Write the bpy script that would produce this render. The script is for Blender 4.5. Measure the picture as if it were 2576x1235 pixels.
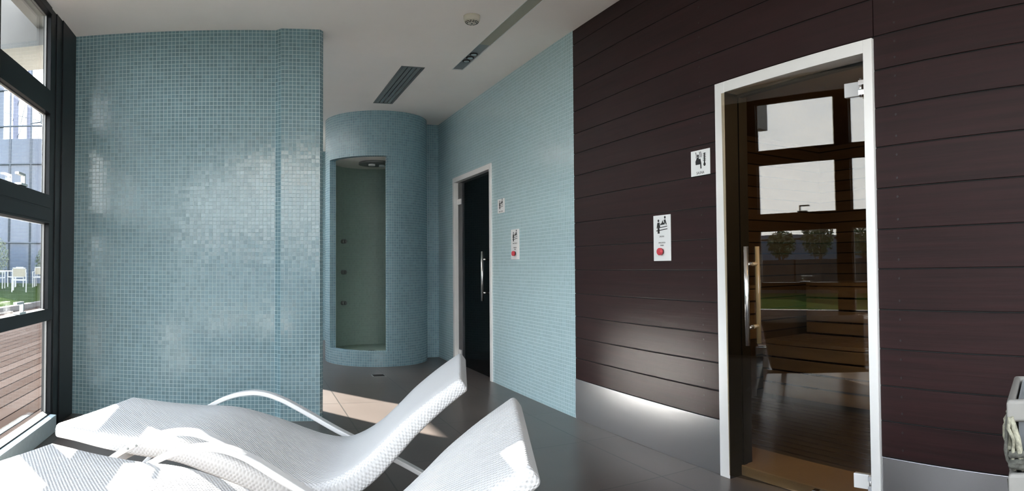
import bpy, bmesh, math, random
from math import sin, cos, tan, pi, radians as R
from mathutils import Vector, Matrix

random.seed(7)
sc = bpy.context.scene
for o in list(bpy.data.objects):
    bpy.data.objects.remove(o)
C = sc.collection

# ------------------------------------------------------------------ camera
# stitched panorama: central cylindrical projection, 1650 px per radian in the 2576 x 1235 frame
F, HY, ROLL, PITCH, YAW = 1650.0, 622.0, 0.007, 0.027, 0.4001
cam = bpy.data.cameras.new('camera')
cam.type = 'PANO'
cam.panorama_type = 'CENTRAL_CYLINDRICAL'
cam.central_cylindrical_range_u_min = -1288 / F
cam.central_cylindrical_range_u_max = 1288 / F
cam.central_cylindrical_range_v_min = -(1235 - HY) / F
cam.central_cylindrical_range_v_max = HY / F
cam.central_cylindrical_radius = 1.0
cam.clip_start = 0.01
cam.clip_end = 2000
camo = bpy.data.objects.new('camera', cam)
C.objects.link(camo)
A = Matrix(((cos(ROLL), 0, -sin(ROLL)), (0, 1, 0), (sin(ROLL), 0, cos(ROLL))))
B = Matrix(((1, 0, 0), (0, cos(PITCH), sin(PITCH)), (0, -sin(PITCH), cos(PITCH))))
Z = Matrix(((cos(YAW), -sin(YAW), 0), (sin(YAW), cos(YAW), 0), (0, 0, 1)))
M = B @ A @ Z                    # rows: right, forward, up in room coordinates
right, fwd, up = M[0], M[1], M[2]
mw = Matrix(((right[0], up[0], -fwd[0], 0), (right[1], up[1], -fwd[1], 0), (right[2], up[2], -fwd[2], 1.08), (0, 0, 0, 1)))
camo.matrix_world = mw
sc.camera = camo

# ------------------------------------------------------------------ world
sc.view_settings.view_transform = 'Standard'
sc.view_settings.look = 'None'
sc.view_settings.gamma = 1
sc.view_settings.exposure = 1.92
sc.view_settings.use_curve_mapping = False
sc.cycles.max_bounces = 10
sc.cycles.diffuse_bounces = 6
sc.cycles.glossy_bounces = 4
sc.cycles.transmission_bounces = 4
sc.cycles.transparent_max_bounces = 16
sc.cycles.caustics_reflective = False
sc.cycles.caustics_refractive = False
sc.cycles.sample_clamp_indirect = 6
sc.cycles.use_denoising = True

W = bpy.data.worlds.new('sky')
sc.world = W
W.use_nodes = True
nt = W.node_tree
nt.nodes.clear()


def N(t, typ, **k):
    n = t.nodes.new(typ)
    for a, v in k.items():
        if a.startswith('i_'):
            n.inputs[a[2:].replace('_', ' ')].default_value = v
        elif a[0] == 'n' and a[1:].isdigit():
            n.inputs[int(a[1:])].default_value = v
        else:
            setattr(n, a, v)
    return n


def ramp(t, fac, stops, interp='LINEAR'):
    n = t.nodes.new('ShaderNodeValToRGB')
    n.color_ramp.interpolation = interp
    e = n.color_ramp.elements
    while len(e) > 1:
        e.remove(e[0])
    e[0].position = stops[0][0]
    e[0].color = (*stops[0][1], 1)
    for p, c in stops[1:]:
        x = e.new(p)
        x.color = (*c, 1)
    t.links.new(fac, n.inputs[0])
    return n


tc = N(nt, 'ShaderNodeTexCoord')
sep = N(nt, 'ShaderNodeSeparateXYZ')
nt.links.new(tc.outputs['Generated'], sep.inputs[0])
grad = ramp(nt, sep.outputs[2], [(0.0, (.30, .31, .32)), (0.499, (.30, .31, .32)), (.5, (.86, .87, .86)), (.58, (.78, .83, .88)), (.75, (.50, .62, .80)), (1, (.42, .55, .78))])
mr = N(nt, 'ShaderNodeMath', operation='MULTIPLY_ADD', n1=.5, n2=.5)
nt.links.new(sep.outputs[2], mr.inputs[0])
nt.links.new(mr.outputs[0], grad.inputs[0])
mp = N(nt, 'ShaderNodeMapping')
mp.inputs['Scale'].default_value = (1, 1, 2.2)
nt.links.new(tc.outputs['Generated'], mp.inputs[0])
cl = N(nt, 'ShaderNodeTexNoise', i_Scale=3.2, i_Detail=7.0, i_Roughness=.56)
nt.links.new(mp.outputs[0], cl.inputs[0])
cr = ramp(nt, cl.outputs[0], [(.40, (0, 0, 0)), (.60, (1, 1, 1))])
up_mask = N(nt, 'ShaderNodeMath', operation='GREATER_THAN', n1=0.0)
nt.links.new(sep.outputs[2], up_mask.inputs[0])
cm = N(nt, 'ShaderNodeMath', operation='MULTIPLY')
nt.links.new(cr.outputs[0], cm.inputs[0])
nt.links.new(up_mask.outputs[0], cm.inputs[1])
cm2 = N(nt, 'ShaderNodeMath', operation='MULTIPLY', n1=.85)
nt.links.new(cm.outputs[0], cm2.inputs[0])
mx = N(nt, 'ShaderNodeMixRGB')
mx.inputs[2].default_value = (.92, .93, .94, 1)
nt.links.new(cm2.outputs[0], mx.inputs[0])
nt.links.new(grad.outputs[0], mx.inputs[1])
bg = N(nt, 'ShaderNodeBackground', i_Strength=2.8)
nt.links.new(mx.outputs[0], bg.inputs[0])
nt.links.new(bg.outputs[0], N(nt, 'ShaderNodeOutputWorld').inputs[0])

# ------------------------------------------------------------------ sun
SA, ST = R(-54), 0.276
sund = Vector((cos(SA), sin(SA), -ST)).normalized()
sl = bpy.data.lights.new('sun', 'SUN')
sl.energy = 35.0
sl.color = (1.0, .95, .87)
sl.angle = R(.55)
so = bpy.data.objects.new('sun', sl)
so.rotation_euler = sund.to_track_quat('-Z', 'Y').to_euler()
so.location = (-8, 10, 6)
C.objects.link(so)


# ------------------------------------------------------------------ materials
MATS = {}


def newmat(name):
    m = bpy.data.materials.new(name)
    m.use_nodes = True
    t = m.node_tree
    t.nodes.clear()
    out = N(t, 'ShaderNodeOutputMaterial')
    return m, t, out


def bsdf(name, col, rough=.5, metal=0.0, spec=.5, noise=0, bump=0, nscale=20.0, emit=None, stretch=None, obj=True):
    if name in MATS:
        return MATS[name]
    m, t, out = newmat(name)
    b = N(t, 'ShaderNodeBsdfPrincipled', i_Roughness=rough, i_Metallic=metal)
    b.inputs['Specular IOR Level'].default_value = spec
    b.inputs['Base Color'].default_value = (*col, 1)
    if noise or bump:
        co = N(t, 'ShaderNodeTexCoord')
        mpn = N(t, 'ShaderNodeMapping')
        if stretch:
            mpn.inputs['Scale'].default_value = stretch
        t.links.new(co.outputs['Object'], mpn.inputs[0])
        nz = N(t, 'ShaderNodeTexNoise', i_Scale=nscale, i_Detail=6.0, i_Roughness=.6)
        t.links.new(mpn.outputs[0], nz.inputs[0])
        if noise:
            a = tuple(max(0, c * (1 - noise)) for c in col)
            bb = tuple(min(1, c * (1 + noise)) for c in col)
            r = ramp(t, nz.outputs[0], [(.3, a), (.7, bb)])
            t.links.new(r.outputs[0], b.inputs['Base Color'])
        if bump:
            bm_ = N(t, 'ShaderNodeBump', i_Strength=bump, i_Distance=.01)
            t.links.new(nz.outputs[0], bm_.inputs['Height'])
            t.links.new(bm_.outputs[0], b.inputs['Normal'])
    if emit:
        b.inputs['Emission Color'].default_value = (*emit[0], 1)
        b.inputs['Emission Strength'].default_value = emit[1]
    t.links.new(b.outputs[0], out.inputs[0])
    MATS[name] = m
    return m


def mosaic(name, tile, grout, pitch=.0273, gw=.05, rough=.16, var=.12, tilt=.03):
    """square mosaic laid in UV metres; every tile a little different in tone and tilt"""
    m, t, out = newmat(name)
    uv = N(t, 'ShaderNodeUVMap')
    sca = N(t, 'ShaderNodeVectorMath', operation='SCALE')
    sca.inputs['Scale'].default_value = 1 / pitch
    t.links.new(uv.outputs[0], sca.inputs[0])
    fr = N(t, 'ShaderNodeVectorMath', operation='FRACTION')
    fl = N(t, 'ShaderNodeVectorMath', operation='FLOOR')
    t.links.new(sca.outputs[0], fr.inputs[0])
    t.links.new(sca.outputs[0], fl.inputs[0])
    s = N(t, 'ShaderNodeSeparateXYZ')
    t.links.new(fr.outputs[0], s.inputs[0])
    ds = []
    for i in (0, 1):
        inv = N(t, 'ShaderNodeMath', operation='SUBTRACT', n0=1.0)
        t.links.new(s.outputs[i], inv.inputs[1])
        mn = N(t, 'ShaderNodeMath', operation='MINIMUM')
        t.links.new(s.outputs[i], mn.inputs[0])
        t.links.new(inv.outputs[0], mn.inputs[1])
        ds.append(mn)
    d = N(t, 'ShaderNodeMath', operation='MINIMUM')
    t.links.new(ds[0].outputs[0], d.inputs[0])
    t.links.new(ds[1].outputs[0], d.inputs[1])
    mask = N(t, 'ShaderNodeMapRange', n1=gw, n2=gw + .04)
    t.links.new(d.outputs[0], mask.inputs[0])
    wn = N(t, 'ShaderNodeTexWhiteNoise', noise_dimensions='2D')
    t.links.new(fl.outputs[0], wn.inputs['Vector'])
    dark = tuple(c * (1 - var) for c in tile)
    lite = tuple(c * (1 + var) for c in tile)
    rr = ramp(t, wn.outputs['Value'], [(0, dark), (1, lite)])
    nz = N(t, 'ShaderNodeTexNoise', i_Scale=.02, i_Detail=2.0)
    t.links.new(sca.outputs[0], nz.inputs[0])
    mixc = N(t, 'ShaderNodeMixRGB')
    mixc.inputs[1].default_value = (*grout, 1)
    t.links.new(mask.outputs[0], mixc.inputs[0])
    t.links.new(rr.outputs[0], mixc.inputs[2])
    b = N(t, 'ShaderNodeBsdfPrincipled')
    b.inputs['Specular IOR Level'].default_value = .55
    t.links.new(mixc.outputs[0], b.inputs['Base Color'])
    ro = N(t, 'ShaderNodeMapRange', n3=.65, n4=rough)
    t.links.new(mask.outputs[0], ro.inputs[0])
    t.links.new(ro.outputs[0], b.inputs['Roughness'])
    # per-tile tilt
    geo = N(t, 'ShaderNodeNewGeometry')
    sub = N(t, 'ShaderNodeVectorMath', operation='SUBTRACT')
    sub.inputs[1].default_value = (.5, .5, .5)
    t.links.new(wn.outputs['Color'], sub.inputs[0])
    ts = N(t, 'ShaderNodeVectorMath', operation='SCALE')
    ts.inputs['Scale'].default_value = tilt
    t.links.new(sub.outputs[0], ts.inputs[0])
    ad = N(t, 'ShaderNodeVectorMath', operation='ADD')
    t.links.new(geo.outputs['Normal'], ad.inputs[0])
    t.links.new(ts.outputs[0], ad.inputs[1])
    no = N(t, 'ShaderNodeVectorMath', operation='NORMALIZE')
    t.links.new(ad.outputs[0], no.inputs[0])
    bp = N(t, 'ShaderNodeBump', i_Strength=.5, i_Distance=.0015)
    t.links.new(mask.outputs[0], bp.inputs['Height'])
    t.links.new(no.outputs[0], bp.inputs['Normal'])
    t.links.new(bp.outputs[0], b.inputs['Normal'])
    t.links.new(b.outputs[0], out.inputs[0])
    return m


def glassmat(name, tint=(1, 1, 1), r0=.04, grazing=1.0):
    m, t, out = newmat(name)
    lw = N(t, 'ShaderNodeLayerWeight', i_Blend=.5)
    pw = N(t, 'ShaderNodeMath', operation='POWER', n1=5.0)
    t.links.new(lw.outputs['Facing'], pw.inputs[0])
    ma = N(t, 'ShaderNodeMath', operation='MULTIPLY_ADD', n1=(1 - r0) * grazing, n2=r0)
    t.links.new(pw.outputs[0], ma.inputs[0])
    tr = N(t, 'ShaderNodeBsdfTransparent')
    tr.inputs[0].default_value = (*tint, 1)
    gl = N(t, 'ShaderNodeBsdfGlossy', i_Roughness=.0)
    gl.inputs[0].default_value = (1, 1, 1, 1)
    mi = N(t, 'ShaderNodeMixShader')
    t.links.new(ma.outputs[0], mi.inputs[0])
    t.links.new(tr.outputs[0], mi.inputs[1])
    t.links.new(gl.outputs[0], mi.inputs[2])
    t.links.new(mi.outputs[0], out.inputs[0])
    return m


def boards(name, cols, pitch, gap, axis, rough=.6, gapcol=(.02, .015, .012), grain=(1, 1, 1), spec=.3, gscale=30.):
    """plank material: boards counted along one object axis, grain along another"""
    m, t, out = newmat(name)
    co = N(t, 'ShaderNodeTexCoord')
    s = N(t, 'ShaderNodeSeparateXYZ')
    t.links.new(co.outputs['Object'], s.inputs[0])
    q = N(t, 'ShaderNodeMath', operation='DIVIDE', n1=pitch)
    t.links.new(s.outputs[axis], q.inputs[0])
    fl = N(t, 'ShaderNodeMath', operation='FLOOR')
    fr = N(t, 'ShaderNodeMath', operation='FRACT')
    t.links.new(q.outputs[0], fl.inputs[0])
    t.links.new(q.outputs[0], fr.inputs[0])
    wn = N(t, 'ShaderNodeTexWhiteNoise', noise_dimensions='1D')
    t.links.new(fl.outputs[0], wn.inputs['W'])
    mpn = N(t, 'ShaderNodeMapping')
    mpn.inputs['Scale'].default_value = grain
    t.links.new(co.outputs['Object'], mpn.inputs[0])
    nz = N(t, 'ShaderNodeTexNoise', i_Scale=gscale, i_Detail=6.0, i_Roughness=.65)
    t.links.new(mpn.outputs[0], nz.inputs[0])
    add = N(t, 'ShaderNodeMath', operation='MULTIPLY_ADD', n1=.6, n2=0.0)
    t.links.new(nz.outputs[0], add.inputs[0])
    ad2 = N(t, 'ShaderNodeMath', operation='MULTIPLY_ADD', n1=.4)
    t.links.new(wn.outputs[0], ad2.inputs[0])
    t.links.new(add.outputs[0], ad2.inputs[2])
    r = ramp(t, ad2.outputs[0], [(.2, cols[0]), (.5, cols[1]), (.8, cols[2])])
    gm = N(t, 'ShaderNodeMath', operation='LESS_THAN', n1=gap / pitch)
    t.links.new(fr.outputs[0], gm.inputs[0])
    mi = N(t, 'ShaderNodeMixRGB')
    mi.inputs[2].default_value = (*gapcol, 1)
    t.links.new(gm.outputs[0], mi.inputs[0])
    t.links.new(r.outputs[0], mi.inputs[1])
    b = N(t, 'ShaderNodeBsdfPrincipled', i_Roughness=rough)
    b.inputs['Specular IOR Level'].default_value = spec
    t.links.new(mi.outputs[0], b.inputs['Base Color'])
    bp = N(t, 'ShaderNodeBump', i_Strength=.25, i_Distance=.002)
    t.links.new(nz.outputs[0], bp.inputs['Height'])
    t.links.new(bp.outputs[0], b.inputs['Normal'])
    t.links.new(b.outputs[0], out.inputs[0])
    return m


def diffuse_only(m):
    t = m.node_tree
    b = [n for n in t.nodes if n.type == 'BSDF_PRINCIPLED'][0]
    d = N(t, 'ShaderNodeBsdfDiffuse')
    if b.inputs['Base Color'].is_linked:
        t.links.new(b.inputs['Base Color'].links[0].from_socket, d.inputs[0])
    else:
        d.inputs[0].default_value = b.inputs['Base Color'].default_value
    if b.inputs['Normal'].is_linked:
        t.links.new(b.inputs['Normal'].links[0].from_socket, d.inputs['Normal'])
    o = [n for n in t.nodes if n.type == 'OUTPUT_MATERIAL'][0]
    t.links.new(d.outputs[0], o.inputs[0])
    t.nodes.remove(b)
    return m


def weavemat(name, col, pitch=.0078, strength=1.0):
    m, t, out = newmat(name)
    uv = N(t, 'ShaderNodeUVMap')
    sca = N(t, 'ShaderNodeVectorMath', operation='SCALE')
    sca.inputs['Scale'].default_value = pi / pitch
    t.links.new(uv.outputs[0], sca.inputs[0])
    s = N(t, 'ShaderNodeSeparateXYZ')
    t.links.new(sca.outputs[0], s.inputs[0])
    su = N(t, 'ShaderNodeMath', operation='SINE')
    sv = N(t, 'ShaderNodeMath', operation='SINE')
    t.links.new(s.outputs[0], su.inputs[0])
    t.links.new(s.outputs[1], sv.inputs[0])
    mu = N(t, 'ShaderNodeMath', operation='MULTIPLY')
    t.links.new(su.outputs[0], mu.inputs[0])
    t.links.new(sv.outputs[0], mu.inputs[1])
    h = N(t, 'ShaderNodeMath', operation='MULTIPLY_ADD', n1=.5, n2=.5)
    t.links.new(mu.outputs[0], h.inputs[0])
    r = ramp(t, h.outputs[0], [(.0, tuple(c * .80 for c in col)), (.45, col), (1, col)])
    b = N(t, 'ShaderNodeBsdfPrincipled', i_Roughness=.55)
    b.inputs['Specular IOR Level'].default_value = .3
    t.links.new(r.outputs[0], b.inputs['Base Color'])
    bp = N(t, 'ShaderNodeBump', i_Strength=strength, i_Distance=.0022)
    t.links.new(h.outputs[0], bp.inputs['Height'])
    t.links.new(bp.outputs[0], b.inputs['Normal'])
    t.links.new(b.outputs[0], out.inputs[0])
    return m


def floortile(name):
    """large format stone tiles counted from the object origin, joints every 0.314 x 0.80 m"""
    m, t, out = newmat(name)
    co = N(t, 'ShaderNodeTexCoord')
    s = N(t, 'ShaderNodeSeparateXYZ')
    t.links.new(co.outputs['Object'], s.inputs[0])
    ms, fls = [], []
    for ax, p, o in ((0, .627, 1.958), (1, .80, 3.52)):
        a = N(t, 'ShaderNodeMath', operation='SUBTRACT', n1=o)
        t.links.new(s.outputs[ax], a.inputs[0])
        q = N(t, 'ShaderNodeMath', operation='DIVIDE', n1=p)
        t.links.new(a.outputs[0], q.inputs[0])
        fr = N(t, 'ShaderNodeMath', operation='FRACT')
        t.links.new(q.outputs[0], fr.inputs[0])
        fl = N(t, 'ShaderNodeMath', operation='FLOOR')
        t.links.new(q.outputs[0], fl.inputs[0])
        fls.append(fl)
        l = N(t, 'ShaderNodeMath', operation='LESS_THAN', n1=.008 / p)
        t.links.new(fr.outputs[0], l.inputs[0])
        ms.append(l)
    mxx = N(t, 'ShaderNodeMath', operation='MAXIMUM')
    t.links.new(ms[0].outputs[0], mxx.inputs[0])
    t.links.new(ms[1].outputs[0], mxx.inputs[1])
    cmb = N(t, 'ShaderNodeCombineXYZ')
    t.links.new(fls[0].outputs[0], cmb.inputs[0])
    t.links.new(fls[1].outputs[0], cmb.inputs[1])
    wn = N(t, 'ShaderNodeTexWhiteNoise', noise_dimensions='2D')
    t.links.new(cmb.outputs[0], wn.inputs['Vector'])
    nz = N(t, 'ShaderNodeTexNoise', i_Scale=1.6, i_Detail=3.0, i_Roughness=.5)
    t.links.new(co.outputs['Object'], nz.inputs[0])
    sm = N(t, 'ShaderNodeMath', operation='MULTIPLY_ADD', n1=.22)
    t.links.new(wn.outputs['Value'], sm.inputs[0])
    t.links.new(nz.outputs[0], sm.inputs[2])
    r = ramp(t, sm.outputs[0], [(.35, (.070, .057, .051)), (.6, (.083, .068, .061)), (.85, (.098, .082, .074))])
    mi = N(t, 'ShaderNodeMixRGB')
    mi.inputs[2].default_value = (.03, .028, .026, 1)
    t.links.new(mxx.outputs[0], mi.inputs[0])
    t.links.new(r.outputs[0], mi.inputs[1])
    b = N(t, 'ShaderNodeBsdfPrincipled')
    b.inputs['Specular IOR Level'].default_value = .36
    t.links.new(mi.outputs[0], b.inputs['Base Color'])
    b.inputs['Roughness'].default_value = .30
    t.links.new(b.outputs[0], out.inputs[0])
    return m


M_TEAL = mosaic('teal_mosaic', (.145, .238, .268), (.37, .475, .50), gw=.042)
M_TEAL_LIT = mosaic('teal_mosaic_lit', (.39, .545, .58), (.53, .67, .69), var=.06)  # lit copy of the teal mosaic: window light put into the tile colour
M_COL = mosaic('blue_mosaic', (.20, .325, .375), (.36, .47, .50), gw=.04, rough=.24)
M_GREEN = mosaic('green_mosaic', (.27, .365, .315), (.33, .42, .37), gw=.04, rough=.45, var=.06)
M_PLAS = bsdf('white_plaster', (.97, .89, .84), .9, noise=.015, nscale=3)
M_WALLP = bsdf('plain_plaster', (.62, .60, .57), .9)
M_FLOOR = floortile('stone_floor_tiles')
M_FRAME = bsdf('charcoal_frame', (.006, .0075, .009), .38, spec=.2)
M_SEAL_LINING = bsdf('black_gasket_and_lining', (.008, .008, .008), .6)
M_ALU = bsdf('satin_aluminium', (.88, .87, .85), .42, metal=.25)
M_KICK = bsdf('brushed_steel', (.62, .62, .64), .28, metal=1.0, bump=.03, nscale=60, stretch=(1, .02, 1))
M_STEEL = bsdf('polished_steel', (.75, .75, .74), .2, metal=1.0)
M_CHROME = bsdf('chrome', (.85, .85, .86), .08, metal=1.0)
M_SILL = bsdf('pale_blue_sill', (.55, .66, .70), .35, metal=.2, noise=.06, nscale=30)
M_WPLAST = bsdf('white_plastic', (.82, .82, .80), .4)
M_WPAINT = bsdf('white_powder_coat', (.60, .60, .605), .38)
M_BLACK = bsdf('black_print', (.012, .012, .012), .6)
M_RED = bsdf('red_button', (.62, .05, .07), .35)
M_SIGN = bsdf('sign_white', (.80, .81, .80), .35)
M_GREY = bsdf('grey_grille', (.20, .21, .205), .5, metal=.3)
M_GREYD = bsdf('dark_void', (.01, .01, .01), .9)
M_SLOT = bsdf('bronze_cover', (.42, .36, .27), .35, metal=.5)
M_SLOT2 = bsdf('grey_lamp_plate', (.25, .25, .25), .3, metal=.6)
M_DARKROOM = bsdf('dark_steam_tile', (.07, .07, .07), .4)
M_RATTAN = weavemat('white_weave', (.56, .56, .563))
M_GLASS = glassmat('window_glass', (.97, .98, .98), .045)
M_DOORGLASS = glassmat('smoked_bronze_glass', (.70, .655, .57), .049)
M_STEAMGLASS = glassmat('black_glass', (.52, .52, .53), .016, .4)
M_DECK = boards('deck_boards', ((.024, .0165, .014), (.034, .0255, .0225), (.046, .036, .033)), .142, .013, 0, rough=.95, gapcol=(.003, .002, .002), spec=.05, grain=(1, .06, 1), gscale=22.)
M_CLAD = bsdf('wenge_cladding', (.0195, .0060, .0062), .52, spec=.24, noise=.32, bump=.10, nscale=24, stretch=(1, .05, 1.6))
M_SLAT = boards('sauna_slats', ((.14, .095, .06), (.20, .14, .09), (.27, .195, .13)), .0955, .010, 2, rough=.55, grain=(.1, .1, 1), gscale=26.)
M_SWOOD = bsdf('pine_wood', (.36, .265, .165), .5, noise=.25, nscale=14, stretch=(.1, .1, 1))
M_DUCK = bsdf('duckboard_wood', (.085, .066, .052), .5, noise=.3, nscale=18, stretch=(1, .08, 1))
diffuse_only(M_DECK)
M_GRASS = diffuse_only(bsdf('lawn_grass', (.016, .026, .0065), .95, spec=.02, noise=.5, bump=.5, nscale=35))
M_BORDER = bsdf('timber_border', (.03, .022, .02), .7, noise=.3, nscale=10)
M_CONC = bsdf('pale_concrete', (.16, .155, .145), .9, noise=.08, nscale=5)
M_GARDEN = bsdf('garden_white', (.30, .30, .295), .45)
M_CANVAS = bsdf('beige_sling', (.20, .18, .135), .8)
M_LEAF = bsdf('leaf_green', (.03, .055, .016), .5, noise=.5, nscale=4)
M_LEAF2 = bsdf('olive_leaf', (.08, .09, .04), .5, noise=.5, nscale=4)
M_STEM = bsdf('brown_stem', (.10, .07, .05), .8)
M_PLANTER = bsdf('dark_metal_planter', (.014, .0135, .013), .7, spec=.15, noise=.2, nscale=3)
M_TWIG = bsdf('grey_twig', (.30, .29, .22), .75, noise=.45, bump=.6, nscale=60)
M_TWIGD = bsdf('dark_twig', (.10, .10, .085), .8, noise=.5, bump=.6, nscale=60)
M_RIM = bsdf('whitewashed_rim', (.24, .232, .215), .6, noise=.06, nscale=12)
M_LINER = bsdf('grey_lining', (.22, .23, .24), .8)
M_HILL = bsdf('distant_hills', (.035, .045, .058), 1.0, spec=0, noise=.25, nscale=.02)
M_BGLASS = bsdf('blue_facade_glass', (.062, .08, .118), .12, spec=.5, noise=.12, nscale=.25)
M_BFRAME = bsdf('blue_grey_mullion', (.05, .06, .08), .4)
M_BLIGHT = bsdf('pale_lilac_column', (.12, .125, .17), .5)


# ------------------------------------------------------------------ mesh helpers
def boxuv(bm):
    uvl = bm.loops.layers.uv.verify()
    for f in bm.faces:
        n = f.normal
        ax = max(range(3), key=lambda i: abs(n[i]))
        for l in f.loops:
            c = l.vert.co
            l[uvl].uv = ((c.y, c.z), (c.x, c.z), (c.x, c.y))[ax]


def mesh_from(bm, name, mats, uv=True, smooth=False):
    if uv:
        bm.normal_update()
        boxuv(bm)
    me = bpy.data.meshes.new(name)
    bm.to_mesh(me)
    bm.free()
    if not isinstance(mats, (list, tuple)):
        mats = [mats]
    for m in mats:
        me.materials.append(m)
    if smooth:
        for p in me.polygons:
            p.use_smooth = True
    return me


def obj(name, bm, mats, parent=None, uv=True, smooth=False, bevel=0, mod=None):
    me = bm if isinstance(bm, bpy.types.Mesh) else mesh_from(bm, name, mats, uv, smooth)
    o = bpy.data.objects.new(name, me)
    C.objects.link(o)
    if parent:
        o.parent = parent
    if bevel:
        b = o.modifiers.new('bevel', 'BEVEL')
        b.width = bevel
        b.segments = 2
        b.limit_method = 'ANGLE'
        b.angle_limit = R(40)
    return o


def tag(o, label, cat, group=None, kind=None):
    o['label'] = label
    o['category'] = cat
    if group:
        o['group'] = group
    if kind:
        o['kind'] = kind
    return o


def thing(name, label, cat, loc=(0, 0, 0), rz=0, group=None, kind=None):
    o = bpy.data.objects.new(name, None)
    C.objects.link(o)
    o.location = loc
    o.rotation_euler = (0, 0, rz)
    o.empty_display_size = .1
    return tag(o, label, cat, group, kind)


def dup(root, loc=None, rz=None, label=None, group=None):
    r = root.copy()
    C.objects.link(r)
    if loc is not None:
        r.location = loc
    if rz is not None:
        r.rotation_euler = (0, 0, rz)
    if label:
        r['label'] = label
    if group:
        r['group'] = group
    for ch in list(root.children):
        c = ch.copy()
        C.objects.link(c)
        c.parent = r
        for g in list(ch.children):
            d = g.copy()
            C.objects.link(d)
            d.parent = c
    return r


def bx(bm, x0, x1, y0, y1, z0, z1, mi=0):
    vs = [bm.verts.new(p) for p in ((x0, y0, z0), (x1, y0, z0), (x1, y1, z0), (x0, y1, z0), (x0, y0, z1), (x1, y0, z1), (x1, y1, z1), (x0, y1, z1))]
    for idx in ((3, 2, 1, 0), (4, 5, 6, 7), (0, 1, 5, 4), (1, 2, 6, 5), (2, 3, 7, 6), (3, 0, 4, 7)):
        f = bm.faces.new([vs[i] for i in idx])
        f.material_index = mi
    return vs


def box(*a):
    bm = bmesh.new()
    bx(bm, *a)
    return bm


def tube(bm, pts, r, seg=8, mi=0, caps=True, radii=None):
    """round tube through points"""
    pts = [Vector(p) for p in pts]
    rings = []
    prev = None
    for i, p in enumerate(pts):
        if i == 0:
            d = pts[1] - p
        elif i == len(pts) - 1:
            d = p - pts[i - 1]
        else:
            d = pts[i + 1] - pts[i - 1]
        d.normalize()
        ref = Vector((0, 0, 1)) if abs(d.z) < .95 else Vector((1, 0, 0))
        if prev is not None:
            ref = prev
        s = d.cross(ref)
        if s.length < 1e-5:
            s = d.cross(Vector((0, 1, 0)))
        s.normalize()
        u = s.cross(d).normalized()
        prev = u
        rad = radii[i] if radii else r
        rings.append([bm.verts.new(p + (s * cos(2 * pi * k / seg) + u * sin(2 * pi * k / seg)) * rad) for k in range(seg)])
    for a, b in zip(rings, rings[1:]):
        for k in range(seg):
            f = bm.faces.new((a[k], a[(k + 1) % seg], b[(k + 1) % seg], b[k]))
            f.material_index = mi
            f.smooth = True
    if caps:
        f = bm.faces.new(list(reversed(rings[0])))
        f.material_index = mi
        f = bm.faces.new(rings[-1])
        f.material_index = mi


def ribbon(bm, pts, w, h, side):
    """rectangular bar: width w along side vector, thickness h in the path's normal"""
    pts = [Vector(p) for p in pts]
    side = Vector(side).normalized()
    rings = []
    for i, p in enumerate(pts):
        d = (pts[min(i + 1, len(pts) - 1)] - pts[max(i - 1, 0)]).normalized()
        u = side.cross(d).normalized()
        rings.append([bm.verts.new(p + side * a * w / 2 + u * b * h / 2) for a, b in ((-1, -1), (1, -1), (1, 1), (-1, 1))])
    for a, b in zip(rings, rings[1:]):
        for k in range(4):
            bm.faces.new((a[k], a[(k + 1) % 4], b[(k + 1) % 4], b[k]))
    bm.faces.new(list(reversed(rings[0])))
    bm.faces.new(rings[-1])
    bmesh.ops.recalc_face_normals(bm, faces=bm.faces)


def spline(pts, n=8):
    """Catmull-Rom through 2-D or 3-D points"""
    P = [Vector(p) for p in pts]
    P = [P[0] * 2 - P[1]] + P + [P[-1] * 2 - P[-2]]
    out = []
    for i in range(1, len(P) - 2):
        for k in range(n):
            t = k / n
            a, b, c, d = P[i - 1:i + 3]
            out.append(.5 * ((2 * b) + (c - a) * t + (2 * a - 5 * b + 4 * c - d) * t * t + (3 * b - a - 3 * c + d) * t ** 3))
    out.append(P[-2])
    return out


def gridwall(bm, axis, pos, thick, us, vs, hole):
    """slab of cells in the (u, v) plane skipping those whose centre hole() accepts"""
    for u0, u1 in zip(us, us[1:]):
        for v0, v1 in zip(vs, vs[1:]):
            if hole((u0 + u1) / 2, (v0 + v1) / 2):
                continue
            if axis == 'x':
                bx(bm, min(pos, pos + thick), max(pos, pos + thick), u0, u1, v0, v1)
            elif axis == 'y':
                bx(bm, u0, u1, min(pos, pos + thick), max(pos, pos + thick), v0, v1)
            else:
                bx(bm, u0, u1, v0, v1, min(pos, pos + thick), max(pos, pos + thick))


def disc(bm, c, n, r, th, seg=24, mi=0):
    c = Vector(c)
    n = Vector(n).normalized()
    tube(bm, [c, c + n * th], r, seg, mi)


# ------------------------------------------------------------------ dimensions
XR, XW, YB, H = 2.209, -1.272, 4.608, 2.749      # right wall, window wall, tiled wall, ceiling
YE = 7.45                                        # end of the passage

# floor ------------------------------------------------------------
o = obj('floor', box(XW - .1, 5.2, -3.1, 9.6, -.1, 0), M_FLOOR)
tag(o, 'grey stone tiled floor of the relaxation room', 'floor', kind='structure')

# ceiling with a hole for the lamp slot and the air grille -----------
SLOT = (1.690, 1.788, -.899, 5.285)
GRI = (1.262, 1.447, 5.30, 6.555)
bm = bmesh.new()
xs = [XW - .1, -1.1, -1.0, .35, GRI[0], GRI[1], 1.6, SLOT[0], SLOT[1], 5.2]
ys = [-3.1, -2.8, -.9, SLOT[2], 5.1, SLOT[3], GRI[2], GRI[3], 9.2, 9.6]


def chole(x, y):
    return (SLOT[0] < x < SLOT[1] and SLOT[2] < y < SLOT[3]) or (GRI[0] < x < GRI[1] and GRI[2] < y < GRI[3]) or (-1.0 < x < 1.6 and -2.8 < y < -.9) or (-1.1 < x < .35 and 5.1 < y < 9.2)


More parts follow.
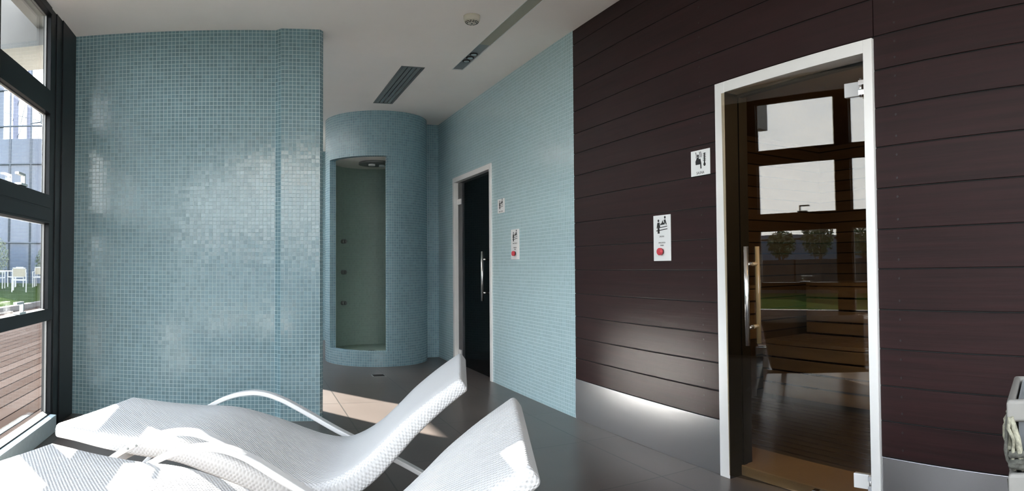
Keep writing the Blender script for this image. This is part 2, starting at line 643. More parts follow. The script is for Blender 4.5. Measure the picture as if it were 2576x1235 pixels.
gridwall(bm, 'z', H, .14, xs, ys, chole)
o = obj('ceiling', bm, M_PLAS)
tag(o, 'plain white plaster ceiling', 'ceiling', kind='structure')

# tiled wall on the left (with its shallow pier at the free end) ------
bm = bmesh.new()
pts = [(XW - .08, YB), (.182, YB), (.219, YB - .038), (.493, YB - .038), (.517, YB - .005), (.517, YB + .19), (XW - .08, YB + .19)]
lo = [bm.verts.new((x, y, 0)) for x, y in pts]
hi = [bm.verts.new((x, y, H)) for x, y in pts]
uvl = bm.loops.layers.uv.verify()
acc = 0
for i in range(len(pts)):
    j = (i + 1) % len(pts)
    L = math.dist(pts[i], pts[j])
    f = bm.faces.new((lo[i], lo[j], hi[j], hi[i]))
    for l, (u, v) in zip(f.loops, ((acc, 0), (acc + L, 0), (acc + L, H), (acc, H))):
        l[uvl].uv = (u, v)
    acc += L
bmesh.ops.recalc_face_normals(bm, faces=bm.faces)
o = obj('wall_back', bm, M_TEAL, uv=False)
tag(o, 'blue-grey mosaic tiled partition wall with a shallow end pier', 'wall', kind='structure')

# passage end wall beside the shower and far wall --------------------
o = obj('wall_far_right', box(1.62, XR + .1, YE, YE + .12, 0, H), M_COL)
tag(o, 'narrow mosaic wall strip between shower and corner', 'wall', kind='structure')
o = obj('wall_far', box(XW - .1, 2.4, 9.5, 9.6, 0, H), M_TEAL)
tag(o, 'mosaic wall at the far end behind the shower', 'wall', kind='structure')
bm = bmesh.new()
bx(bm, -3.0, 5.2, -3.1, -3.0, 0, H)
bm = bmesh.new()
gridwall(bm, 'y', -3.1, .1, [XW - .1, XW + .1, XR - .1, 5.2], [0, .1, H - .1, H], lambda x, z: XW + .1 < x < XR - .1 and .1 < z < H - .1)
o = obj('wall_front', bm, M_WALLP)
tag(o, 'end wall behind the camera, opened up to add daylight', 'wall', kind='structure')
w = thing('window_20', 'unseen glazed opening added behind the camera for daylight', 'window', kind='structure')  # glazing added out of view to let in more daylight
obj('glass_pane', box(XW + .1, XR - .1, -3.05, -3.043, .1, H - .1), M_GLASS, w)
bm = bmesh.new()
for x in (-.25, .85):
    bx(bm, x - .04, x + .04, -3.09, -3.02, .1, H - .1)
obj('window_frame', bm, M_FRAME, w)
w = thing('window_21', 'unseen roof light added behind the camera for daylight', 'window', kind='structure')  # added roof light, extra daylight for the room
obj('glass_pane', box(-1.0, 1.6, -2.8, -.9, H + .1, H + .107), M_GLASS, w)

# right wall, mosaic part --------------------------------------------
SD = (5.690, 6.862, 2.035)        # steam door outer frame y0 y1 top
TH = .11
bm = bmesh.new()
gridwall(bm, 'x', XR, TH, [4.084, SD[0], SD[1], YE + .12], [0, SD[2], H], lambda y, z: SD[0] < y < SD[1] and z < SD[2])
o = obj('wall_right', bm, M_TEAL_LIT)
tag(o, 'teal mosaic tiled wall around the black glass door, light put into its colour', 'wall', kind='structure')

# right wall, dark wooden cladding -------------------------------------
DY0, DY1, DT = 1.555, 2.540, 1.997
bm = bmesh.new()
gridwall(bm, 'x', XR + .006, TH + .008, [-3.0, DY0, DY1, 4.084], [0, DT, H], lambda y, z: DY0 < y < DY1 and z < DT)
o = obj('wall_right_near', bm, M_GREYD)
tag(o, 'dark wood clad wall around the sauna door', 'wall', kind='structure')
KZ = [.276, .423, .566, .716, .876, 1.042, 1.204, 1.372, 1.542, 1.705, 1.862, 2.003, 2.162, 2.322, 2.482, 2.642, H]
bm = bmesh.new()
scr = bmesh.new()
for z0, z1 in zip(KZ, KZ[1:]):
    spans = [(-3.0, DY0 - .003), (DY0 + .003, DY1), (DY1, 4.084)] if z0 > 1.99 else [(-3.0, DY0 - .002), (DY1 + .002, 4.084)]
    if z0 > 1.99:
        spans = [(-3.0, DY0 - .002), (DY0 + .002, 4.084)]
    for y0, y1 in spans:
        bx(bm, XR, XR + .016, y0, y1, z0 + .0028, z1 - .0028)
    for y in (1.45, 2.676):
        for z in (z0 + .038, z1 - .038):
            disc(scr, (XR - .0012, y, z), (1, 0, 0), .005, .003, 10)
o2 = obj('planks', bm, M_CLAD, parent=o, bevel=.0015)
o3 = obj('screw_heads', scr, bsdf('dark_screw', (.035, .03, .03), .4, metal=.6), parent=o)
o3['kind'] = 'stuff'

for nm, y0, y1, lab in (('baseboard_right', DY1 + .002, 4.084, 'brushed steel kick plate between mosaic wall and sauna door'), ('baseboard_near', -3.0, DY0 - .002, 'brushed steel kick plate right of the sauna door')):
    o = obj(nm, box(XR - .004, XR + .014, y0, y1, 0, .276), M_KICK, bevel=.001)
    tag(o, lab, 'baseboard', kind='structure')

# ------------------------------------------------------------------ window wall
RAILS = [(0, .112), (.715, .790), (1.340, 1.523), (2.050, 2.200), (2.700, H)]
PZ = [(.112, .715), (.790, 1.340), (1.523, 2.050), (2.200, 2.700)]


def handle_bm(y, z):
    """lever handle standing on a rail: foot plate, neck, lever pointing along the rail"""
    bm = bmesh.new()
    bx(bm, XW - .03, XW + .012, y - .055, y + .055, z, z + .014)
    bx(bm, XW - .018, XW + .006, y + .018, y + .036, z + .014, z + .062)
    for p in (0,):
        bx(bm, XW - .018, XW + .006, y - .082, y + .036, z + .058, z + .072)
    return bm


def bay(n, y0, y1, label, corner=False):
    w = thing('window_%d' % n, label, 'window', (0, 0, 0), kind='structure')
    bm = bmesh.new()
    ya, yb = y0 + .085, (4.04 if corner else y1 - .085)
    Dp = .060
    for z0, z1 in RAILS:
        bx(bm, XW - Dp, XW, ya, yb, z0, z1)
    bx(bm, XW - Dp - .02, XW, y0, ya, 0, H)
    if corner:
        bx(bm, XW - Dp, XW - .006, yb, 4.15, .7151, H)
        bx(bm, XW - Dp, XW - .006, 4.118, 4.15, 0, .715)
        bx(bm, XW - Dp, XW, yb, 4.118, 0, .1119)
        bx(bm, XW - Dp - .02, XW, 4.15, 4.275, 0, H)
        bx(bm, XW - Dp - .02, XW + .008, 4.275, YB - .001, 0, H)
    else:
        bx(bm, XW - Dp - .02, XW, yb, y1, 0, H)
    # sash profile lines on the wide middle rail
    bx(bm, XW - .01, XW + .004, ya, yb, 1.352, 1.425)
    bx(bm, XW - .01, XW + .004, ya, yb, 1.437, 1.511)
    obj('window_frame', bm, M_FRAME, w, bevel=.002)
    for (z0, z1) in PZ:
        g = bmesh.new()
        bx(g, XW - .056, XW - .049, ya, 4.118 if corner and z0 < .2 else yb, z0, z1)
        obj('glass_pane', g, M_GLASS, w)
    # light aluminium beads round the panes
    bm = bmesh.new()
    for z0, z1 in PZ:
        ye = 4.118 if corner and z0 < .2 else yb
        bx(bm, XW - .048, XW - .036, ye - .012, ye - .001, z0, z1)
        bx(bm, XW - .048, XW - .036, ya, yb, z1 - .006, z1 - .0005)
    b = obj('glazing_bead', bm, bsdf('bead_grey', (.30, .29, .27), .4), w)
    b['label'] = 'pale aluminium glazing bead'
    for z in (.790, 1.523):
        h = obj('window_handle', handle_bm((ya + yb) / 2 - .08 if corner else (ya + yb) / 2, z), M_STEEL, w, bevel=.002)
        h['label'] = 'satin steel lever handle'
    s = bmesh.new()
    bx(s, XW + .001, XW + .045, ya - .05, min(yb + .05, YB), .0, .105)
    s2 = obj('sill_plate', s, M_SILL, w, bevel=.003)
    s2['label'] = 'pale blue metal sill plate'
    return w


bay(1, 3.065, YB, 'charcoal framed window bay beside the mosaic wall, white chairs beyond', True)
y = 3.065
k = 2
while y > -2.9:
    bay(k, max(y - 1.065, -3.0), y, 'charcoal framed window bay number %d counted from the mosaic wall, seen mirrored in the door' % k)
    y -= 1.065
    k += 1

# passage window beyond the partition wall, height cropped to shape the sunlit floor patch
bm = bmesh.new()
gridwall(bm, 'x', XW, -.09, [YB + .19, 7.35, 8.5, 9.5], [0, .84, 1.20, H], lambda a, b: 7.35 < a < 8.5 and .84 < b < 1.20)
o = obj('wall_left', bm, M_WALLP)
tag(o, 'plain outer wall of the passage, window opening cropped to shape the sun patch', 'wall', kind='structure')
w = thing('window_%d' % k, 'passage window hidden behind the mosaic partition, cropped to shape the sun patch', 'window', kind='structure')
bm = bmesh.new()
for a in ((7.35, 7.4), (8.45, 8.5)):
    bx(bm, XW - .07, XW - .01, a[0], a[1], .84, 1.20)
obj('window_frame', bm, M_FRAME, w)
obj('glass_pane', box(XW - .05, XW - .043, 7.4, 8.45, .84, 1.20), M_GLASS, w)

# ------------------------------------------------------------------ sauna door
d1 = thing('door_1', 'smoked glass sauna door in a white aluminium frame', 'door', kind='structure')
bm = bmesh.new()
FX0, FX1 = XR - .014, XR + TH + .03
iy0, iy1, iz = 1.600, 2.468, 1.942
bx(bm, FX0, FX1, DY0, iy0, 0, DT)
bx(bm, FX0, FX1, iy1, DY1, 0, DT)
bx(bm, FX0, FX1, iy0, iy1, iz, DT)
fr_ = obj('door_frame', bm, M_ALU, d1, bevel=.0015)
bm = bmesh.new()
bx(bm, XR + .075, XR + .1, iy1 - .012, iy1 - .0005, 0, iz)
bx(bm, XR + .075, XR + .1, iy0, iy1, iz - .014, iz - .0005)
bx(bm, XR + .075, XR + .1, iy0 + .0005, iy0 + .012, 0, iz)
bx(bm, FX0 + .003, XR + .0745, iy1 - .004, iy1 - .0005, 0, iz)  # dark lining over the left reveal, recess shade put into colour
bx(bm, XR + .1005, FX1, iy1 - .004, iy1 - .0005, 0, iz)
obj('seal_and_shade_lining', bm, M_SEAL_LINING, d1)
# the leaf stands very slightly ajar on its right-hand hinges
leaf = bpy.data.objects.new('door_leaf', None)
C.objects.link(leaf)
leaf.parent = d1
leaf.location = (XR + .100, iy0 + .010, 0)
leaf.rotation_euler = (0, R(-.62), R(9.0))
LW = .845
obj('glass_panel', box(-.004, .004, 0, LW, .028, iz - .018), M_DOORGLASS, leaf, bevel=.0)


def pull(y, z0, z1, dx, r, parent, standoff, name='pull_bar'):
    bm = bmesh.new()
    tube(bm, [(dx, y, z0), (dx, y, z1)], r, 16)
    L = z1 - z0
    for z in (z0 + L * .18, z0 + L * .82):
        tube(bm, [(0, y, z), (dx, y, z)], r * .8, 12)
    return obj(name, bm, M_STEEL, parent)


h = pull(LW - .165, .684, 1.156, -.045, .0115, leaf, .045)
h = pull(LW - .165, .684, 1.156, .045, .0115, leaf, .045)
h.data = h.data.copy()
h.data.materials.clear()
h.data.materials.append(bsdf('pale_wood', (.70, .63, .50), .45))
h['label'] = 'wooden inner pull bar'
for z, nm in ((1.79, 'top hinge'), (.095, 'bottom hinge')):
    bm = bmesh.new()
    bx(bm, -.012, .012, .060, .145, z, z + .062)
    bm2 = bmesh.new()
    tube(bm2, [(-.020, .058, z - .008), (-.020, .058, z + .07)], .008, 12)
    bx(bm2, -.030, .002, .0, .066, z, z + .02)
    bx(bm2, -.030, .002, .0, .066, z + .042, z + .062)
    hp = obj('hinge', bm, M_WPAINT if z > 1 else M_ALU, leaf, bevel=.002)
    hp2 = obj('hinge_barrel', bm2, M_CHROME, leaf)
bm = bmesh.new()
tube(bm, [(-.012, .07, .026), (-.012, .33, .026)], .004, 8)  # thin bright bar along the bottom edge of the glass
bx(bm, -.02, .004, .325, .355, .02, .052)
obj('bottom_edge_bar', bm, M_CHROME, leaf)

# sauna cabin behind the door ------------------------------------------
SX1, SY0, SY1, SZ = 4.75, .55, 4.0, 2.15
XI = XR + TH + .03
sroom = bmesh.new()
bx(sroom, SX1, SX1 + .04, SY0, SY1, 0, SZ)
bx(sroom, XI, SX1, SY0 - .04, SY0, 0, SZ)
bx(sroom, XI, SX1, SY1, SY1 + .04, 0, SZ)
bx(sroom, XI, SX1, SY0, SY1, SZ, SZ + .04)
bx(sroom, XI - .012, XI, SY0, iy0 - .03, 0, SZ)
bx(sroom, XI - .012, XI, iy1 + .03, SY1, 0, SZ)
bx(sroom, XI - .012, XI, iy0 - .03, iy1 + .03, iz, SZ)
o = obj('wall_inner', sroom, M_SLAT)
tag(o, 'wood boarded walls of the sauna cabin behind the glass', 'wall', kind='structure')
dk = thing('duckboard', 'dark slatted duckboard on the sauna floor with pale gaps', 'duckboard')
bm = bmesh.new()
x = XI + .22
while x < 3.60:
    bx(bm, x, x + .060, SY0 + .01, 3.70, .014, .036)
    x += .074
obj('slats', bm, M_DUCK, dk, bevel=.002)
o = obj('bearer_board', box(XI + .22, 3.64, SY0 + .01, 3.70, .001, .013), M_SWOOD, dk)
o['label'] = 'pale boards showing between the slats'
o = obj('threshold_beam', box(XI - .075, XI + .20, iy0 + .012, iy1 + .25, .001, .052), M_SWOOD, bevel=.004)
tag(o, 'pale wooden threshold beam under the sauna door', 'threshold')


def bench(name, label, x0, x1, y0, y1, ztop, front):
    t = thing(name, label, 'bench')
    bm = bmesh.new()
    if front == 'x':
        n = int((x1 - x0) / .09)
        for i in range(n):
            a = x0 + (x1 - x0) * i / n
            bx(bm, a, a + (x1 - x0) / n - .012, y0, y1, ztop - .028, ztop)
    else:
        n = int((y1 - y0) / .09)
        for i in range(n):
            a = y0 + (y1 - y0) * i / n
            bx(bm, x0, x1, a, a + (y1 - y0) / n - .012, ztop - .028, ztop)
    obj('seat_slats', bm, M_SWOOD, t, bevel=.002)
    bm = bmesh.new()
    z = ztop - .12
    while z > ztop - .43 and z > .02:
        if front == 'x':
            bx(bm, x0, x0 + .02, y0, y1, z, z + .085)
        else:
            bx(bm, x0, x1, y0, y0 + .02, z, z + .085)
        z -= .1
    obj('front_boards', bm, M_SWOOD, t, bevel=.002)
    if front == 'x':
        spots = [(x, x + .04, a, a + .06) for a in (y0 + .02, (y0 + y1) / 2, y1 - .08) for x in (x0 + .021, x1 - .06)]
    else:
        spots = [(a, a + .06, y, y + .04) for a in (x0 + .02, x1 - .08) for y in (y0 + .021, y1 - .06)]
    for q in spots:
        obj('leg', box(*q, .0, ztop - .028), M_DUCK, t)
    return t


bench('sauna_bench', 'lower slatted wooden sauna bench behind the glass door', 3.66, 4.17, SY0 + .01, 3.70, .47, 'x')
bench('sauna_bench', 'upper slatted wooden sauna bench against the cabin wall', 4.19, 4.74, SY0 + .01, 3.70, .90, 'x')
bench('sauna_bench', 'side wooden sauna bench left behind the door handle', XI + .04, 3.64, 3.71, 3.99, .90, 'y')
t = thing('cabin_fill_lamp', 'unseen lamp added inside the sauna cabin to brighten it', 'lamp', (XI + .002, 1.2, 1.95))  # added out of view to brighten the sauna interior
obj('fill_lamp_base', box(0, .03, -.07, .07, -.05, .05), M_SWOOD, t)
obj('fill_lamp_glass', box(.03, .07, -.05, .05, -.035, .035), bsdf('fill_lamp_glow', (.9, .8, .6), .5, emit=((1, .72, .42), 3.0)), t, bevel=.01)
pl = bpy.data.lights.new('cabin_fill_light', 'POINT')
pl.energy = 10.0
pl.color = (1, .72, .45)
pl.shadow_soft_size = .06
po = bpy.data.objects.new('cabin_fill_light', pl)
po.location = (.14, 0, 0)
po.parent = t
C.objects.link(po)

# ------------------------------------------------------------------ steam room door
d2 = thing('door_2', 'black glass steam room door in the mosaic wall', 'door', kind='structure')
bm = bmesh.new()
fw = .052
a0, a1, az = SD
bx(bm, XR - .012, XR + TH, a0, a0 + fw, 0, az)
bx(bm, XR - .012, XR + TH, a1 - fw, a1, 0, az)
bx(bm, XR - .012, XR + TH, a0 + fw, a1 - fw, az - fw, az)
obj('door_frame', bm, M_ALU, d2, bevel=.0015)
obj('glass_panel', box(XR + .036, XR + .044, a0 + fw + .003, a1 - fw - .003, .012, az - fw - .004), M_STEAMGLASS, d2)
for dx in (-.062, .058):
    bm = bmesh.new()
    yb_ = 5.905
    tube(bm, [(XR + .04 + dx, yb_, .737), (XR + .04 + dx, yb_, 1.212)], .0135, 16)
    for z in (.815, 1.135):
        tube(bm, [(XR + .04, yb_, z), (XR + .04 + dx, yb_, z)], .010, 12)
    obj('pull_bar', bm, M_STEEL, d2)
for z in (1.74, .11):
    bm = bmesh.new()
    bx(bm, XR + .024, XR + .056, a1 - fw - .10, a1 - fw, z, z + .06)
    obj('hinge', bm, M_ALU, d2, bevel=.003)
bm = bmesh.new()
bx(bm, 3.9, 3.94, 4.2, YE, 0, 2.3)
bx(bm, XR + TH, 3.9, 4.16, 4.2, 0, 2.3)
bx(bm, XR + TH, 3.9, YE + .13, YE + .17, 0, 2.3)
bx(bm, XR + TH, 3.9, 4.2, YE + .13, 2.3, 2.34)
o = obj('wall_inner_far', bm, M_DARKROOM)
tag(o, 'dark inner walls of the steam room behind the glass', 'wall', kind='structure')

# ------------------------------------------------------------------ round shower cabin
CX, CY, RO, RI = 1.459, 7.46, .590, .515
face = math.atan2(-CY, -CX)            # direction from the axis to the camera
A0, A1 = face + R(-61.5), face + R(11.5)   # opening, seen left to right
# seen from the camera, increasing angle runs to the right


def ringwall(bm, a0, a1, z0, z1, seg, ro=RO, ri=RI, uv=None):
    vs = []
    for i in range(seg + 1):
        a = a0 + (a1 - a0) * i / seg
        vs.append([bm.verts.new((CX + r * cos(a), CY + r * sin(a), z)) for r, z in ((ro, z0), (ro, z1), (ri, z1), (ri, z0))])
    uvl = bm.loops.layers.uv.verify()
    for i in range(seg):
        p, q = vs[i], vs[i + 1]
        u0, u1 = (a0 + (a1 - a0) * i / seg) * RO, (a0 + (a1 - a0) * (i + 1) / seg) * RO
        for k, (mi) in ((0, 0), (1, 0), (2, 1), (3, 0)):
            kk = (k + 1) % 4
            f = bm.faces.new((p[k], q[k], q[kk], p[kk]))
            f.material_index = mi
            f.smooth = True
            zz = {0: (z0, z1), 1: (z1, z1 + (ro - ri)), 2: (z1, z0), 3: (z0 - (ro - ri), z0)}[k]
            for l, c in zip(f.loops, ((u0, zz[0]), (u1, zz[0]), (u1, zz[1]), (u0, zz[1]))):
                l[uvl].uv = c
    for v, sgn in ((vs[0], 1), (vs[-1], -1)):
        f = bm.faces.new(v if sgn > 0 else list(reversed(v)))
        for l in f.loops:
            c = l.vert.co
            l[uvl].uv = (math.hypot(c.x - CX, c.y - CY), c.z)


ZO0, ZO1 = .165, 2.262
bm = bmesh.new()
full = 2 * pi
ringwall(bm, A1, A0 + full, ZO0, ZO1, 64)
ringwall(bm, 0, full, 0, ZO0, 96)
ringwall(bm, 0, full, ZO1, H, 96)
bmesh.ops.remove_doubles(bm, verts=bm.verts, dist=1e-5)
bmesh.ops.recalc_face_normals(bm, faces=bm.faces)
sh = thing('shower_cabin', 'round mosaic tiled shower cabin with an open doorway', 'shower')
e = obj('shower_wall', bm, [M_COL, M_GREEN], sh, uv=False)
em = e.modifiers.new('edge', 'EDGE_SPLIT')
em.split_angle = R(35)
bm = bmesh.new()
disc(bm, (CX, CY, ZO1 + .012), (0, 0, 1), RI + .002, .02, 64)
c_ = obj('shower_ceiling', bm, M_PLAS, sh)
c_['label'] = 'cream plaster shower ceiling'
bm = bmesh.new()
disc(bm, (CX, CY, .10), (0, 0, 1), RI + .002, .012, 64)
c_ = obj('shower_tray', bm, M_GREEN, sh)
c_['label'] = 'green mosaic shower tray'
bm = bmesh.new()
disc(bm, (CX - .08, CY - .12, .112), (0, 0, 1), .05, .003, 20)
obj('drain', bm, M_GREYD, sh)
# rain head flush in the shower ceiling
hx, hy = CX - .02, CY - .02
bm = bmesh.new()
disc(bm, (hx, hy, ZO1 - .012), (0, 0, 1), .185, .024, 40)
hd = obj('shower_head', bm, M_GREY, sh)
hd['label'] = 'flat dark grey round rain head'
for (dx, dy, r) in ((-.04, -.03, .04), (.09, .02, .036)):
    bm = bmesh.new()
    disc(bm, (hx + dx, hy + dy, ZO1 - .032), (0, 0, 1), r, .02, 20)
    obj('nozzle', bm, M_WPLAST, hd)
for z in (1.37, 1.00, .63):
    a = face + R(-127)
    bm = bmesh.new()
    p = Vector((CX + RI * cos(a), CY + RI * sin(a), z))
    n = Vector((-cos(a), -sin(a), 0))
    tube(bm, [p, p + n * .05], .026, 14)
    tube(bm, [p + n * .05, p + n * .062], .019, 14)
    obj('body_jet', bm, M_GREY, sh)

# floor drain in the passage
t = thing('floor_drain', 'small steel floor drain in front of the shower', 'drain', (1.262, 6.344, 0))
bm = bmesh.new()
bx(bm, -.07, .07, -.07, .07, .0, .003)
obj('drain_plate', bm, M_GREY, t)
bm = bmesh.new()
for i in range(5):
    bx(bm, -.055, .055, -.052 + i * .022, -.042 + i * .022, .003, .005)
obj('drain_slots', bm, M_GREYD, t)

# light switch on the back face near the wall end
t = thing('light_switch', 'small white switch on the far wall beside the shower', 'switch', (.92 * 1.265, 9.5, 1.33))
obj('switch_plate', box(-.045, .045, -.012, 0, -.045, .045), M_WPLAST, t, bevel=.003)
obj('switch_rocker', box(-.02, .02, -.018, -.012, -.028, .028), M_WPLAST, t, bevel=.002)

# ------------------------------------------------------------------ ceiling fittings
t = thing('smoke_detector', 'round cream smoke detector on the ceiling', 'smoke detector', (1.456, 4.104, H))
bm = bmesh.new()
tube(bm, [(0, 0, 0), (0, 0, -.012), (0, 0, -.03), (0, 0, -.036)], .05, 40, radii=[.056, .056, .053, .05])
obj('detector_body', bm, bsdf('cream_plastic', (.62, .58, .49), .5), t)
bm = bmesh.new()
tube(bm, [(0, 0, -.036), (0, 0, -.043), (0, 0, -.050)], .04, 36, radii=[.047, .042, .026])
obj('detector_cap', bm, bsdf('cream_plastic', (.62, .58, .49), .5), t)
bm = bmesh.new()
for r, rad, zz in ((.0425, 14, -.0425), (.034, 10, -.0475)):
    for i in range(rad):
        a = 2 * pi * i / rad
        b_ = a + 2 * pi / rad * .72
        q = [(r * cos(x_), r * sin(x_), zz) for x_ in (a, (a + b_) / 2, b_)]
        tube(bm, q, .0022, 6)
tube(bm, [(0, 0, -.0495), (0, 0, -.0515)], .006, 12)
obj('detector_slots', bm, M_GREYD, t)

t = thing('air_grille', 'long grey slatted air grille in the ceiling over the shower', 'vent', ((GRI[0] + GRI[1]) / 2, (GRI[2] + GRI[3]) / 2, H))
gw_, gl_ = (GRI[1] - GRI[0]) / 2, (GRI[3] - GRI[2]) / 2
bm = bmesh.new()
bx(bm, -gw_ - .008, -gw_ + .012, -gl_ - .008, gl_ + .008, -.004, .01)
bx(bm, gw_ - .012, gw_ + .008, -gl_ - .008, gl_ + .008, -.004, .01)
bx(bm, -gw_ + .012, gw_ - .012, -gl_ - .008, -gl_ + .012, -.004, .01)
bx(bm, -gw_ + .012, gw_ - .012, gl_ - .012, gl_ + .008, -.004, .01)
obj('grille_frame', bm, M_GREY, t)
obj('grille_duct', box(-gw_, gw_, -gl_, gl_, .07, .08), M_GREYD, t)
for i in range(4):
    xx = -gw_ + .012 + i * (2 * gw_ - .024) / 4
    bm = bmesh.new()
    bx(bm, xx + .004, xx + .0345, -gl_ + .012, gl_ - .012, -.001, .006)
    obj('grille_slat', bm, bsdf('slat_grey', (.24, .265, .26), .45, metal=.3), t)

t = thing('recessed_light', 'long recessed lamp channel with bronze cover in the ceiling', 'ceiling light', ((SLOT[0] + SLOT[1]) / 2, 0, H))
sw = (SLOT[1] - SLOT[0]) / 2
bm = bmesh.new()
bx(bm, -sw, -sw + .004, SLOT[2], SLOT[3], -.002, .05)
bx(bm, sw - .004, sw, SLOT[2], SLOT[3], -.002, .05)
bx(bm, -sw + .004, sw - .004, SLOT[3] - .004, SLOT[3], -.002, .05)
obj('channel_rim', bm, M_ALU, t)
obj('channel_cover', box(-sw + .004, sw - .004, SLOT[2], 4.62, .003, .009), M_SLOT, t)
lp = obj('lamp_plate', box(-sw + .004, sw - .004, 4.622, SLOT[3] - .004, .006, .012), M_SLOT2, t)
for yy in (4.86, 4.95, 5.04):
    bm = bmesh.new()
    tube(bm, [(0, yy, .006), (0, yy, .001)], .032, 24)
    s_ = obj('spot_lamp', bm, M_GREYD, t)
    bm = bmesh.new()
    tube(bm, [(0, yy, .0012), (0, yy, -.001)], .023, 20)
    obj('spot_lens', bm, M_STEEL, s_)

# ------------------------------------------------------------------ signs
def text_mesh(bm, s, cx, cz, h, mi):
    """flat letters on the plate, facing -X (towards the room); local y to the viewer's left"""
    cu = bpy.data.curves.new('t', 'FONT')
    cu.body = s
    cu.size = h
    cu.align_x = 'CENTER'
    cu.extrude = .0002
    ob = bpy.data.objects.new('t', cu)
    C.objects.link(ob)
    dg = bpy.context.evaluated_depsgraph_get()
    me = bpy.data.meshes.new_from_object(ob.evaluated_get(dg))
    m = Matrix(((0, 0, -1, -.0045), (-1, 0, 0, cx), (0, 1, 0, cz), (0, 0, 0, 1)))
    me.transform(m)
    n0 = len(bm.faces)
    bm.from_mesh(me)
    bm.faces.ensure_lookup_table()
    for f in bm.faces[n0:]:
        f.material_index = mi
    bpy.data.objects.remove(ob)
    bpy.data.meshes.remove(me)


def poly(bm, pts, cx, cz, k):
    """filled outline, x to the viewer's right"""
    a = [bm.verts.new((-.0042, cx - x * k, cz + z * k)) for x, z in pts]
    b = [bm.verts.new((-.0048, cx - x * k, cz + z * k)) for x, z in pts]
    bm.faces.new(b)
    n = len(a)
    for i in range(n):
        bm.faces.new((a[i], a[(i + 1) % n], b[(i + 1) % n], b[i]))


def dot(bm, x, z, r, cx, cz, k):
    poly(bm, [(x + r * cos(i * pi / 8), z + r * sin(i * pi / 8)) for i in range(16)], cx, cz, k)


def picto_group(bm, cx, cz, k):
    """three seated and lying figures on two bench lines"""
    dot(bm, -.30, .28, .075, cx, cz, k)
    poly(bm, [(-.40, .18), (-.20, .18), (-.14, -.10), (-.20, -.12), (-.22, -.05), (-.20, -.42), (-.38, -.42), (-.38, -.05), (-.42, -.14), (-.47, -.12)], cx, cz, k)
    dot(bm, .30, .44, .075, cx, cz, k)
    poly(bm, [(.20, .30), (.34, .34), (.46, .05), (.40, .03), (.30, .18), (.28, .06), (-.12, .04), (-.14, .10), (.00, .14), (.08, .30), (.16, .14), (.22, .16)], cx, cz, k)
    poly(bm, [(-.14, -.08), (.50, -.02), (.50, -.06), (-.14, -.12)], cx, cz, k)
    poly(bm, [(-.50, -.24), (.52, -.17), (.52, -.21), (-.50, -.29)], cx, cz, k)


def sign(name, label, y, z, w, h, content, cat='sign'):
    t = thing(name, label, cat, (XR, y, z))
    obj('sign_plate', box(-.004, 0, -w / 2, w / 2, -h / 2, h / 2), M_SIGN, t, bevel=.001)
    bm, bt = bmesh.new(), bmesh.new()
    content(bm, bt, t)
    bmesh.ops.recalc_face_normals(bm, faces=bm.faces)
    obj('pictogram', bm, M_BLACK, t, uv=False)
    obj('lettering', bt, M_BLACK, t, uv=False)
    return t


def sauna_print(bm, bt, t):
    k = .09
    cx, cz = .018, .018
    dot(bm, .0, .22, .085, cx, cz, k)
    poly(bm, [(-.22, -.30), (-.24, -.10), (-.10, .12), (.06, .14), (.12, -.10), (.10, .02), (.22, .04), (.30, -.22), (.32, -.55), (.22, -.56), (.20, -.30)], cx, cz, k)
    for x0 in (-.20, .14, .26):
        pts = [(x0 + .03 * sin(i * .9), .10 + i * .07) for i in range(6)]
        poly(bm, pts + [(x + .045, z) for x, z in reversed(pts)], cx, cz, k)
    # thermometer
    cx = -.036
    poly(bm, [(-.05, -.30), (.05, -.30), (.05, .34), (-.05, .34)], cx, cz, k)
    dot(bm, 0, -.34, .10, cx, cz, k)
    for i in range(5):
        poly(bm, [(.06, -.12 + i * .1), (.14, -.12 + i * .1), (.14, -.09 + i * .1), (.06, -.09 + i * .1)], cx, cz, k)
        poly(bm, [(-.14, -.12 + i * .1), (-.06, -.12 + i * .1), (-.06, -.09 + i * .1), (-.14, -.09 + i * .1)], cx, cz, k)
    text_mesh(bt, 'SAUNA', 0, -.060, .020, 0)


sign('sauna_sign', 'square white sauna sign with seated bather and thermometer beside the sauna door', 2.676, 1.612, .158, .136, sauna_print)


def button(t, z, r=.021):
    bm = bmesh.new()
    tube(bm, [(-.004, 0, z), (-.012, 0, z)], r * .8, 20)
    b0 = obj('button_collar', bm, M_BLACK, t)
    bm = bmesh.new()
    tube(bm, [(-.012, 0, z), (-.026, 0, z), (-.030, 0, z)], r, 24, radii=[r, r, r * .85])
    b1 = obj('alarm_button', bm, M_RED, t)
    b1['label'] = 'red round push button'


def alarm_print(bm, bt, t, second='SAUNA'):
    picto_group(bm, 0, .070, .105)
    text_mesh(bt, second, 0, .004, .014, 0)
    b2 = bmesh.new()
    text_mesh(b2, 'EMERGENCIA', 0, -.031, .011, 0)
    text_mesh(b2, 'TIMBRE', 0, -.046, .011, 0)
    obj('lettering', b2, M_BLACK, t, uv=False)
    button(t, -.078)


sign('alarm_sign', 'tall white sign with bathers and red alarm button on the dark wood', 3.030, 1.226, .165, .262, alarm_print)
sign('steam_bath_sign', 'small white pictogram sign on the mosaic beside the black glass door', 5.458, 1.612, .165, .128, lambda bm, bt, t: (picto_group(bm, 0, .014, .10), text_mesh(bt, 'BANO  TURCO', 0, -.054, .014, 0)))
sign('alarm_sign', 'tall white sign with red alarm button on the teal mosaic', 5.146, 1.256, .175, .258, lambda bm, bt, t: alarm_print(bm, bt, t, 'BANO TURCO'))

